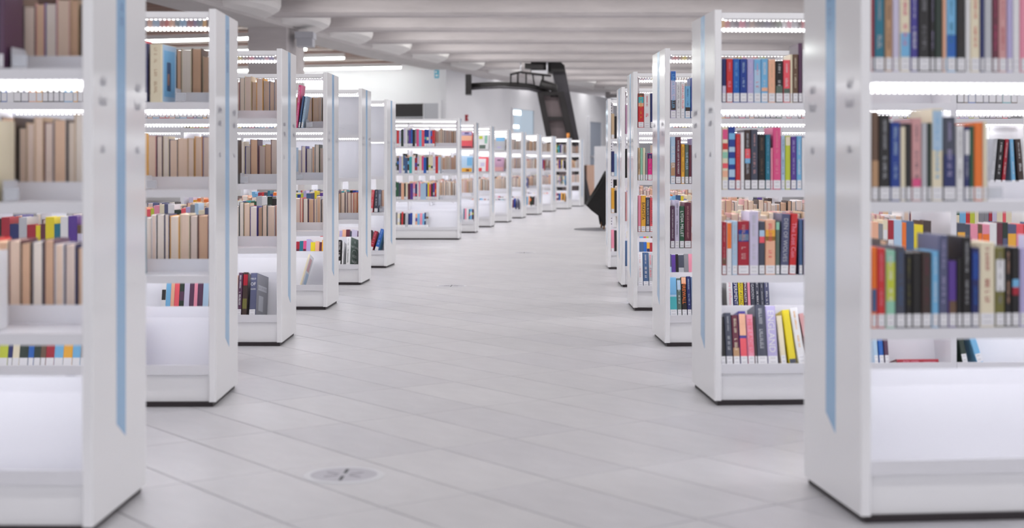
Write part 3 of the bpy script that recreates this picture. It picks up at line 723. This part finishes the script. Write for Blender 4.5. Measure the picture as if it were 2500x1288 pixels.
x, n = listed('R3', 4, [('pale', 38, 205, dict(bands=((.55, .98, 'sky'), (.16, .5, 'aqua')))), ('sage', 22, 198, dict(bands=((.7, .95, 'pale'),), title='*')), ('black', 27, 205, T_('FIREWALL', 'orange', bands=((.82, .99, 'peach'),))), ('navy', 22, 208, T_('*', 'pale')), ('denim', 24, 205, T_('*', 'white'))])
fill('R3', 4, -1, x, .285, start_idx=n, hmin=.2, hmax=.21)
seq = [('white', 32, 'Sphere of Influence', 'pink'), ('navy', 26, 'EXPERIMENT', 'white'), ('yellow', 26, 'PATRIOT ATTACK', 'brown'), ('plum', 19, 'IMMORTALISTS', 'white'), ('pink', 15, None, 'white'), ('slate', 22, 'GARDEN', 'silver'), ('slate', 24, '*', 'white'), ('slate', 22, '*', 'silver'), ('slateblue', 26, '*', 'white')]
x = .30
for i, (c_, t_, tt, tc) in enumerate(seq):
    book('R3', 4, -1, x + t_ / 2000, t_ / 1000, .226, .145, c_, title=tt, tcol=tc, idx=n + 2 + i, force=True); x += t_ / 1000 + .001
x, n = listed('R4', 1, [('red', 37, 218, dict(bands=((.72, .9, 'aqua'), (.62, .72, 'peach'), (.92, 1, 'brown')), title='*', tcol='amber')), ('white', 40, 216, T_('*', 'coral')), ('navy', 22, 218)])
fill('R4', 1, -1, x, .86, start_idx=n)
x, n = listed('R4', 2, [('sand', 14, 206, T_('*', 'brown')), ('mint', 15, 206), ('cream', 15, 206), ('grey', 15, 174), ('magenta', 28, 172, dict(bands=((.8, .98, 'navy'),), title='*', tcol='pink')), ('sand', 22, 225)])
fill('R4', 2, -1, x, .86, start_idx=n)
x, n = listed('R4', 3, [('pink', 18, 230), ('amber', 30, 230, T_('BAKHITA', 'black')), ('slate', 25, 218, T_('COAL BLACK HORSE', 'silver')), ('coral', 24, 216, T_('SAVAGE COUNTRY', 'maroon'))])
fill('R4', 3, -1, x, .86, start_idx=n)
x, n = listed('R4', 4, [('white', 34, 222, T_('*', 'rose')), ('denim', 36, 222, T_('*', 'white')), ('silver', 24, 220, T_('*', 'coral'))])
fill('R4', 4, -1, x, .60, start_idx=n, hmin=.2, hmax=.215)
for row, c5, c6 in ((1, 'mauve', 'sand'), (2, 'black', 'navy'), (3, 'rose', 'amber'), (4, 'denim', 'pink')):
    for k_, c_ in (('R5', c5), ('R6', c6)):
        x, n = listed(k_, row, [(c_, 26, 205 if row == 4 else 222, T_('*', 'white')), (rnd.choice(VIVID), 22, 200)])
        fill(k_, row, -1, x, .6, start_idx=n, hmax=.2)
for k_ in ('R1', 'R2', 'R3', 'R4', 'R5', 'R6'):
    for row in (1, 2, 3, 4):
        if k_ == 'R1' and row in (1, 2, 4): 
            if row == 1: continue
            if row == 2: continue
            continue
        if k_ == 'R1' and row == 3:
            fill(k_, 3, 1, .02, .10, DARKC, hmax=.21); fill(k_, 3, 1, .115, .21, DARKC, hmax=.21); continue
        if row == 4: fill(k_, row, 1, .02, .5, DARKC, hmin=.17, hmax=.2)
        elif k_ in ('R2',) and row == 1: continue
        elif row <= 2: fill(k_, row, 1, .35, .86, DARKC, hmax=.2)
        else: fill(k_, row, 1, .01, .86, ['sand', 'cream', 'silver', 'umber', 'rose', 'white'], hmin=.205, hmax=.24)
fill('R2', 3, -1, .925, 1.78, VIVID, hmax=.2); fill('R2', 1, -1, .925, 1.78); fill('R3', 1, -1, .93, 1.78, hmax=.2); fill('R3', 2, -1, .93, 1.78); fill('R3', 3, -1, .93, 1.78)

# --- left side: spines on the far sides (fore-edges towards us), short rows on the near sides
NEAR = {('L1', 2): .222, ('L1', 3): .235, ('L2', 2): .262, ('L2', 3): .27, ('L2', 4): .30, ('L3', 1): .23, ('L3', 2): .207, ('L3', 3): .23, ('L4', 2): .185, ('L4', 3): .20, ('L5', 3): .19,
        ('L7', 1): .285, ('L7', 2): .215, ('L7', 3): .235, ('L7', 4): .365, ('L11', 4): .10, ('L12', 3): .18, ('L12', 4): .11, ('L13', 2): .14, ('L14', 1): .09, ('L14', 2): .03, ('L14', 3): .03, ('L14', 4): .05}
for (k_, row), a in NEAR.items():
    n7 = int(k_[1:]) >= 7
    fill(k_, row, -1, a, .88, DARKC if k_ == 'L1' else VIVID, hmin=.175 if row == 4 else .19, hmax=.205 if row in (4,) else .228)
for n in range(1, 16):
    k_ = 'L%d' % n
    for row in (1, 2, 3):
        if n in (5, 6) and row < 3: continue
        if n == 6: fill(k_, row, 1, .004, .86, DARKC, hmax=.2); continue
        tm = dict(tmin=.018, tmax=.042) if n <= 4 else {}
        fill(k_, row, 1, .006, .86, DARKC, hmin=.195, hmax=.235 if row < 3 else .225, **tm)
    fill(k_, 4, 1, .12 if n == 1 else .02, .86, DARKC, hmin=.16, hmax=.2)
# particular books on the near sides
x, n = listed('L1', 1, [('plum', 14, 215), ('teal', 20, 210, dict(bands=((.55, .98, 'sage'),))), ('olive', 22, 220), ('blue', 20, 205)], a=.2)
fill('L1', 1, -1, x, .88, start_idx=n)
book('L2', 1, -1, .205, .050, .222, .15, 'cream', 'p4', title='*', tcol='sand', art=('pale', ((.1, .9, .1, .9, 'sky'), (.3, .6, .2, .7, 'denim'), (.35, .5, .3, .5, 'peach'))), yaw=-R(9), label=False, force=True, idx=0)
book('L2', 1, -1, .243, .014, .224, .15, 'navy', idx=1, force=True); book('L2', 1, -1, .259, .016, .24, .15, 'coral', idx=2, force=True)
fill('L2', 1, -1, .269, .88, start_idx=3)
book('L3', 4, -1, .132, .036, .225, .15, 'slateblue', 'p4', title=('FIELD', 'OF', 'WARS'), tcol='white', art=('grey', ((.12, .88, .62, .74, 'silver'), (.2, .6, .15, .5, 'silver'))), yaw=-R(15), force=True, idx=0)
book('L3', 4, -1, .171, .026, .228, .15, 'umber', bands=((.17, .4, 'olive'), (.7, .95, 'crimson')), force=True, idx=1, label=False); book('L3', 4, -1, .197, .022, .226, .15, 'plum', force=True, idx=2, title='*')
fill('L3', 4, -1, .21, .6, hmin=.2, hmax=.215, start_idx=3)
book('L4', 1, -1, .138, .013, .205, .13, 'pale', lean=R(8), idx=0, force=True, label=True, title='*', tcol='slate'); book('L4', 1, -1, .156, .012, .205, .13, 'denim', lean=R(8), idx=1, force=True); book('L4', 1, -1, .174, .017, .275, .16, 'hotpink', lean=R(5), idx=2, force=True, title='*', label=False)
fill('L4', 1, -1, .20, .86, start_idx=3)
book('L4', 4, -1, .150, .012, .21, .15, 'cream', face=False, lean=R(14), idx=0, force=True, label=False, art=('white', ((.1, .7, .5, .9, 'rose'), (.3, .9, .1, .45, 'pale'))))
book('L5', 4, -1, .090, .036, .226, .16, 'white', 'p4', title='*', tcol='sage', art=('sage', ()), yaw=-R(18), idx=0, force=True, label=False)
for i, (c_, t_, h_) in enumerate((('white', .012, .19), ('black', .026, .2), ('blue', .024, .205), ('black', .02, .2), ('umber', .02, .2))):
    book('L5', 4, -1, .130 + i * .026, t_, h_, .14, c_, idx=i + 1, force=True, title='*')
fill('L5', 4, -1, .262, .6, hmin=.18, hmax=.21, start_idx=6)
book('L6', 3, -1, .075, .034, .205, .14, 'slate', lean=R(2), idx=0, force=True, title='*', art=('denim', ((.2, .8, .3, .8, 'pale'),))); book('L6', 3, -1, .117, .024, .2, .13, 'coral', lean=R(5), idx=1, force=True, title='*')
fill('L6', 3, -1, .145, .86, hmax=.2, start_idx=2)
book('L6', 4, -1, .075, .034, .205, .14, 'blue', lean=R(14), idx=1, force=True, title='*', tcol='pale', art=('sky', ())); book('L6', 4, -1, .127, .034, .185, .13, 'crimson', lean=R(14), idx=2, force=True, title='*', tcol='pink'); book('L6', 4, -1, .172, .028, .195, .13, 'black', lean=R(12), idx=3, force=True)
fill('L6', 4, -1, .20, .6, hmin=.18, hmax=.2, start_idx=4)
FACES = [('L8', 1, .115, 'coral', ((.05, .95, .45, .8, 'peach'), (.05, .95, .75, .98, 'lav'), (.3, .7, .85, .95, 'violet'), (.05, .95, .02, .1, 'plum'))), ('L8', 2, .11, 'pale', ((.05, .95, .02, .25, 'amber'), (.4, .7, .05, .18, 'crimson'), (.5, .95, .4, .9, 'sky'))),
         ('L9', 1, .105, 'white', ((.6, .85, .4, .95, 'mint'), (.05, .4, .7, .9, 'lime'), (.1, .7, .05, .3, 'sage'))), ('L9', 2, .105, 'white', ((.72, .98, .02, .98, 'coral'), (.02, .72, .86, .98, 'coral'), (.05, .35, .02, .25, 'red'), (.2, .6, .35, .6, 'lilac'))),
         ('L10', 1, .12, 'silver', ((.05, .95, .7, .95, 'sky'), (.2, .6, .2, .3, 'lav'))), ('L10', 2, .14, 'mauve', ((.05, .95, .02, .3, 'rose'), (.3, .7, .75, .85, 'plum')))]
for i, (k_, row, p_, c_, art) in enumerate(FACES):
    book(k_, row, -1, p_, .022, .235 if row < 4 else .21, .165, c_, face=True, art=(c_, art), force=True, idx=0, label=False)
# bottom-row odds
fill('L12', 4, -1, .02, .10, hmin=.19, hmax=.205); fill('L8', 4, -1, .01, .16, ['pink', 'teal', 'coral', 'plum', 'sky', 'white'], hmin=.18, hmax=.2); fill('L11', 4, -1, .05, .09, ['slateblue'], hmin=.2, hmax=.205)

# ------ which books become objects: those seen largest; the rest is one mass
VIEW = {'L1': (0, 197), 'L2': (357, 512), 'L3': (586, 679), 'L4': (727, 795), 'L5': (829, 882), 'L6': (907, 945), 'L7': (967, 1114), 'L8': (1128, 1158), 'L9': (1170, 1198), 'L10': (1209, 1240), 'L11': (1251, 1275), 'L12': (1286, 1313),
        'L13': (1325, 1350), 'L14': (1359, 1386), 'L15': (1397, 1418), 'R1': (2119, 2500), 'R2': (1760, 1958), 'R3': (1633, 1689), 'R4': (1552, 1593), 'R5': (1524, 1532), 'R6': (1499, 1507)}
nearfill = {}
for b_ in BOOKS:
    if b_['side'] < 0:
        key = (b_['k'], b_['row']); nearfill.setdefault(key, []).append((b_['pos'] - b_['t'] / 2, b_['pos'] + b_['t'] / 2))
for b_ in BOOKS:
    c = b_['M'] @ Vector((0, 0 if b_['side'] < 0 else b_['d'], b_['h'] / 2))
    px = 1250 + FPX * c.x / c.y; py = 405 - FPX * (c.z - EYE) / c.y
    hw = FPX * (b_['t'] if not b_['face'] else b_['d']) / c.y / 2; hh = FPX * b_['h'] / c.y / 2
    a, z = VIEW[b_['k']]
    vw = max(0, min(px + hw, z) - max(px - hw, a)); vh = max(0, min(py + hh, 1288) - max(py - hh, 0))
    s_ = vw * vh
    if b_['side'] > 0:
        sh = 0.13 * abs(c.x) / c.y * 1.0     # parallax between the two sides
        for (p0, p1) in nearfill.get((b_['k'], b_['row']), ()):
            if p0 - .004 < b_['pos'] - sh < p1 + .004: s_ = 0; break
        if b_['row'] == 4: s_ *= 0.25 if b_['k'] == 'L1' else 0
        if b_['k'] in ('R1',) and b_['row'] == 3: s_ *= .3
        elif b_['k'][0] == 'R': s_ = 0
    if b_['force']: s_ = 1e9
    b_['score'] = s_
order = sorted(BOOKS, key=lambda q: -q['score'])
single = [q for q in order if q['score'] > 12][:299]
sset = set(id(q) for q in single)
rest_books = [q for q in BOOKS if id(q) not in sset]

def cover_profile(t, d, rounded=True):
    bt = min(.0028, t * .14); r = min(t * .32, .006) if rounded else 0
    out = [(-t / 2, d)]
    if rounded:
        for i in range(5):
            a = math.pi + math.pi / 2 * i / 4; out.append((-t / 2 + r + r * math.cos(a), r + r * math.sin(a)))
        for i in range(5):
            a = 1.5 * math.pi + math.pi / 2 * i / 4; out.append((t / 2 - r + r * math.cos(a), r + r * math.sin(a)))
    else: out += [(-t / 2, 0), (t / 2, 0)]
    out += [(t / 2, d), (t / 2 - bt, d), (t / 2 - bt, bt + r * .4), (-t / 2 + bt, bt + r * .4), (-t / 2 + bt, d)]
    return out, bt, r
def rot_spine(vs, x0, z0, y):         # text plane -> spine, reading downwards
    return [(x0 + v[1], y, z0 - v[0]) for v in vs]
def bars(b, t, h, z0, z1, m, seed):
    rr = random.Random(seed); z = z1
    wv = t * rr.uniform(.22, .42)
    gp = wv * rr.uniform(.5, .8)
    while z - gp > z0:
        if rr.random() > .16:
            u_ = rr.random(); g0 = z - gp * .72
            b.add([(-wv / 2, -.0007, g0), (-wv / 2 + wv * .25, -.0007, g0), (-wv / 2 + wv * .25, -.0007, z), (-wv / 2, -.0007, z)], [(0, 1, 2, 3)], m) if u_ < .7 else None
            b.add([(-wv / 2, -.0007, z - gp * .22), (wv / 2, -.0007, z - gp * .22), (wv / 2, -.0007, z), (-wv / 2, -.0007, z)], [(0, 1, 2, 3)], m)
            if u_ > .35: b.add([(-wv / 2, -.0007, g0), (wv / 2, -.0007, g0), (wv / 2, -.0007, g0 + gp * .22), (-wv / 2, -.0007, g0 + gp * .22)], [(0, 1, 2, 3)], m)
        z -= gp
CNAME = dict(navy='navy blue', royal='royal blue', sky='sky blue', pale='pale blue', lav='lavender', dkgreen='dark green', hotpink='bright pink', umber='dark brown', plum='dark plum', denim='denim blue', slateblue='blue-grey', sage='grey-green', cream='cream', sand='sandy', coral='coral red', aqua='turquoise', mint='mint green', lime='lime green', violet='violet', lilac='pale lilac')
SHELFN = {1: 'top', 2: 'second', 3: 'third', 4: 'bottom'}
NTH = ['first', 'second', 'third', 'fourth', 'fifth', 'sixth', 'seventh', 'eighth', 'ninth', 'tenth', 'eleventh', 'twelfth', 'thirteenth', 'fourteenth', 'fifteenth', 'sixteenth', 'seventeenth', 'eighteenth', 'nineteenth', 'twentieth', '21st', '22nd', '23rd', '24th', '25th', '26th', '27th', '28th', '29th', '30th', '31st', '32nd', '33rd', '34th', '35th', '36th', '37th', '38th', '39th', '40th']
# ordinal along each shelf, counted from the aisle among the separately built books
groups = {}
for q in single: groups.setdefault((q['k'], q['row'], q['side']), []).append(q)
for g_ in groups.values():
    g_.sort(key=lambda q: q['pos'])
    for i, q in enumerate(g_): q['nth'] = i
def build_book(q):
    t, h, d = q['t'], q['h'], q['d']
    near = q['k'] in ('R1', 'R2', 'R3', 'R4', 'L1', 'L2', 'L3', 'L4', 'L5', 'L6')
    o = bpy.data.objects.new('book', None); COL.objects.link(o); o.matrix_world = q['M']; o.empty_display_size = .05
    pr, bt, r = cover_profile(t, d, near)
    b = MB(); cm = pm(q['col'])
    n = len(pr); b.prism(pr, lambda a, c, hh: (a, c, hh), 0, h, cm, cap=False)
    # top and bottom rims as three quads each
    for z, flip in ((0, True), (h, False)):
        for (x0, x1, y0, y1) in ((-t / 2, -t / 2 + bt, r, d), (t / 2 - bt, t / 2, r, d), (-t / 2 + r * .4, t / 2 - r * .4, r * .12, bt + r)):
            vs = [(x0, y0, z), (x1, y0, z), (x1, y1, z), (x0, y1, z)]; b.add(vs, [(3, 2, 1, 0) if flip else (0, 1, 2, 3)], cm)
    cov = b.build('cover', o)
    pb = MB(); ins = .003; pb.box(-t / 2 + bt, t / 2 - bt, bt + r * .4, d - ins, ins * .6, h - ins, M_PAGES[q['page']]); pb.build('pages', o)
    y = -.0004
    if near and q['side'] < 0:
        hw = t / 2 - max(.0012, r * .35)
        for (z0, z1, c_) in q['bands']:
            bb = MB(); bb.box(-hw, hw, y, .001, z0 * h, z1 * h, pm(c_)); bb.build('spine_panel', cov)
        lab_h = .036 if q['label'] else 0
        if q['title'] == '*':
            tb = MB(); rr = random.Random(q['idx'] * 7 + q['row'] * 31 + len(q['col']) + int(t * 1e5)); zc = rr.uniform(.52, .66)
            bars(tb, t, h, lab_h + .02, h * zc - .01, pm(q['tcol']), q['idx'] + q['row']); bars(tb, t * .8, h, h * zc + .008, h - .014, pm(q['tcol']), q['idx'] + 50)
            if tb.v: tag(tb.build('lettering', cov), kind='stuff')
        elif isinstance(q['title'], tuple):
            zz = h - .03
            tb = MB()
            for wd in q['title']:
                vs, fs, wx, hy = text_mesh(wd); s_ = min(t * .8 / wx, .016 / hy)
                tb.add([(v[0] * s_, -.0007, zz + v[1] * s_) for v in vs], fs, pm(q['tcol'])); zz -= .027
            tag(tb.build('lettering', cov), kind='stuff')
        elif q['title']:
            vs, fs, wx, hy = text_mesh(q['title']); av = h - lab_h - .02
            s_ = min(av * .94 / wx, t * .62 / hy); tb = MB(); zc = lab_h + .008 + av / 2
            tb.add(rot_spine([(v[0] * s_, v[1] * s_) for v in vs], 0, zc, -.0008), fs, pm(q['tcol'])); tag(tb.build('lettering', cov), kind='stuff')
        if q['label']:
            lb = MB(); lb.box(-hw, hw, -.0006, .001, .003, .036, M_SLABEL)
            for zz in (.027, .012): lb.box(-hw * .6, hw * .6, -.0009, -.0005, zz, zz + .0016, M_SLTEXT)
            lb.build('spine_label', o)
    if q['art']:
        base, rects = q['art']
        # the cover board that shows: right-hand board for standing books, turned to the front for face-out books
        xf = t / 2
        a_ = MB(); a_.box(xf - .0003, xf + .0005, .006, d - .001, .002, h - .002, pm(base))
        for (u0, u1, v0, v1, c_) in rects: a_.box(xf + .0004, xf + .0009, .006 + u0 * (d - .008), .006 + u1 * (d - .008), v0 * h, v1 * h, pm(c_))
        a_.build('cover_picture', cov)
        if q['k'] == 'L5':
            tb = MB(); zz = h * .86
            for wd, zf in (('A', .86), ('NATURAL', .68), ('ROSS', .36), ('RAISIN', .17)):
                vs, fs, wx, hy = text_mesh(wd); s_ = min(d * .82 / wx, .022 / hy)
                tb.add([(xf + .0011, d * .52 + v[0] * s_, zf * h + v[1] * s_) for v in vs], fs, pm('white'))
            nn = 24; ring = [(xf + .0011, d * .5 + rr_ * math.cos(2 * math.pi * i / nn), h * .36 + rr_ * math.sin(2 * math.pi * i / nn)) for rr_ in (.052, .049) for i in range(nn)]
            tb.add(ring, [(i, (i + 1) % nn, nn + (i + 1) % nn, nn + i) for i in range(nn)], pm('white')); tag(tb.build('lettering', cov), kind='stuff')
        if q['k'] == 'L3':
            vs, fs, wx, hy = text_mesh('FIELD OF WARS'); s_ = d * .8 / wx; tb = MB()
            tb.add([(xf + .0011, d * .5 + v[0] * s_, .68 * h + v[1] * s_) for v in vs], fs, pm('grey')); tag(tb.build('lettering', cov), kind='stuff')
    cn = CNAME.get(q['col'], q['col']); place = U[q['k']]['place']; nt = NTH[min(q['nth'], 39)]
    if q['face']: lab = '%s book displayed cover outward on the %s shelf of the %s' % (cn, SHELFN[q['row']], place)
    elif q['flat']: lab = 'thin %s book lying flat on the %s shelf of the %s' % (cn, SHELFN[q['row']], place)
    elif q['side'] > 0: lab = 'book with page edges facing out, %s from aisle, %s shelf, %s' % (nt, SHELFN[q['row']], place)
    else: lab = '%s book, spine out, %s from the aisle, %s shelf, %s' % (cn, nt, SHELFN[q['row']], place)
    tag(o, lab, 'book', 'books on the %s' % place)
for q in single: build_book(q)
mass = MB()
for q in rest_books:
    t, h, d, Mx = q['t'], q['h'], q['d'], q['M']; bt = min(.0025, t * .12); c = pm(q['col'])
    mass.box(-t / 2, -t / 2 + bt, 0, d, 0, h, c, Mx); mass.box(t / 2 - bt, t / 2, 0, d, 0, h, c, Mx); mass.box(-t / 2 + bt, t / 2 - bt, 0, bt, 0, h, c, Mx)
    mass.box(-t / 2 + bt, t / 2 - bt, bt, d - .003, .002, h - .003, M_PAGES[q['page']], Mx)
    if q['side'] < 0 and q['label']: mass.box(-t / 2 + .001, t / 2 - .001, -.0006, .001, .003, .036, M_SLABEL, Mx)
    for (z0, z1, c_) in q['bands']: mass.box(-t / 2 + .001, t / 2 - .001, -.0005, .001, z0 * h, z1 * h, pm(c_), Mx)
mo = mass.build('remaining_books'); tag(mo, 'the many smaller and half-hidden books filling the bookcases', 'books', kind='stuff')

# ------------------------------------------------------------------ bookends
def bookend(k, row, pos):
    u = U[k]; sg = u['sg']; xl = sg * (PT + pos)
    r = bpy.data.objects.new('bookend', None); COL.objects.link(r); r.empty_display_size = .05
    r.matrix_world = u['M'] @ Matrix.Translation((xl, -D / 2 + .03, (ROWZ[row] + .001)))
    b = MB(); b.box(-.001, .001, 0, .10, 0, .055, M_BOOKEND); b.build('upright_plate', r)
    b = MB(); b.box(-.05, -.001, 0, .10, -.0008, .0002, M_BOOKEND); b.build('foot', r)
    b = MB(); b.box(0.001, .040, -.001, .001, .006, .036, M_CLEAR); b.build('label_holder', r)
    tag(r, 'small grey metal bookend on the %s shelf of the %s' % (SHELFN[row], U[k]['place']), 'bookend', 'bookends at the ends of book rows')
for k_, row, p_ in (('L1', 1, .186), ('L1', 2, .208), ('L2', 1, .132), ('L2', 2, .245), ('L3', 2, .190), ('L4', 1, .112), ('L4', 2, .175), ('L6', 3, .045), ('L7', 1, .275), ('L7', 2, .205), ('L7', 3, .225), ('R1', 2, R1_END2 + .008)):
    bookend(k_, row, p_)
# small orange pot on top of a far bookcase
u = U['L14']; p = u['M'] @ Vector((-.02, -.1, H))
r = empty('orange_pot', p); b = MB(); b.tube([(0, 0, 0), (0, 0, .05), (0, 0, .10)], [.028, .034, .030], mat('orange_glaze', (232, 150, 60), .4), 12); b.build('body', r)
b = MB(); b.tube([(0, 0, .10), (0, 0, .108)], [.033, .033], mat('orange_glaze', (232, 150, 60), .4), 12); b.build('rim', r); tag(r, 'tiny orange pot standing on top of a far left bookcase', 'pot')
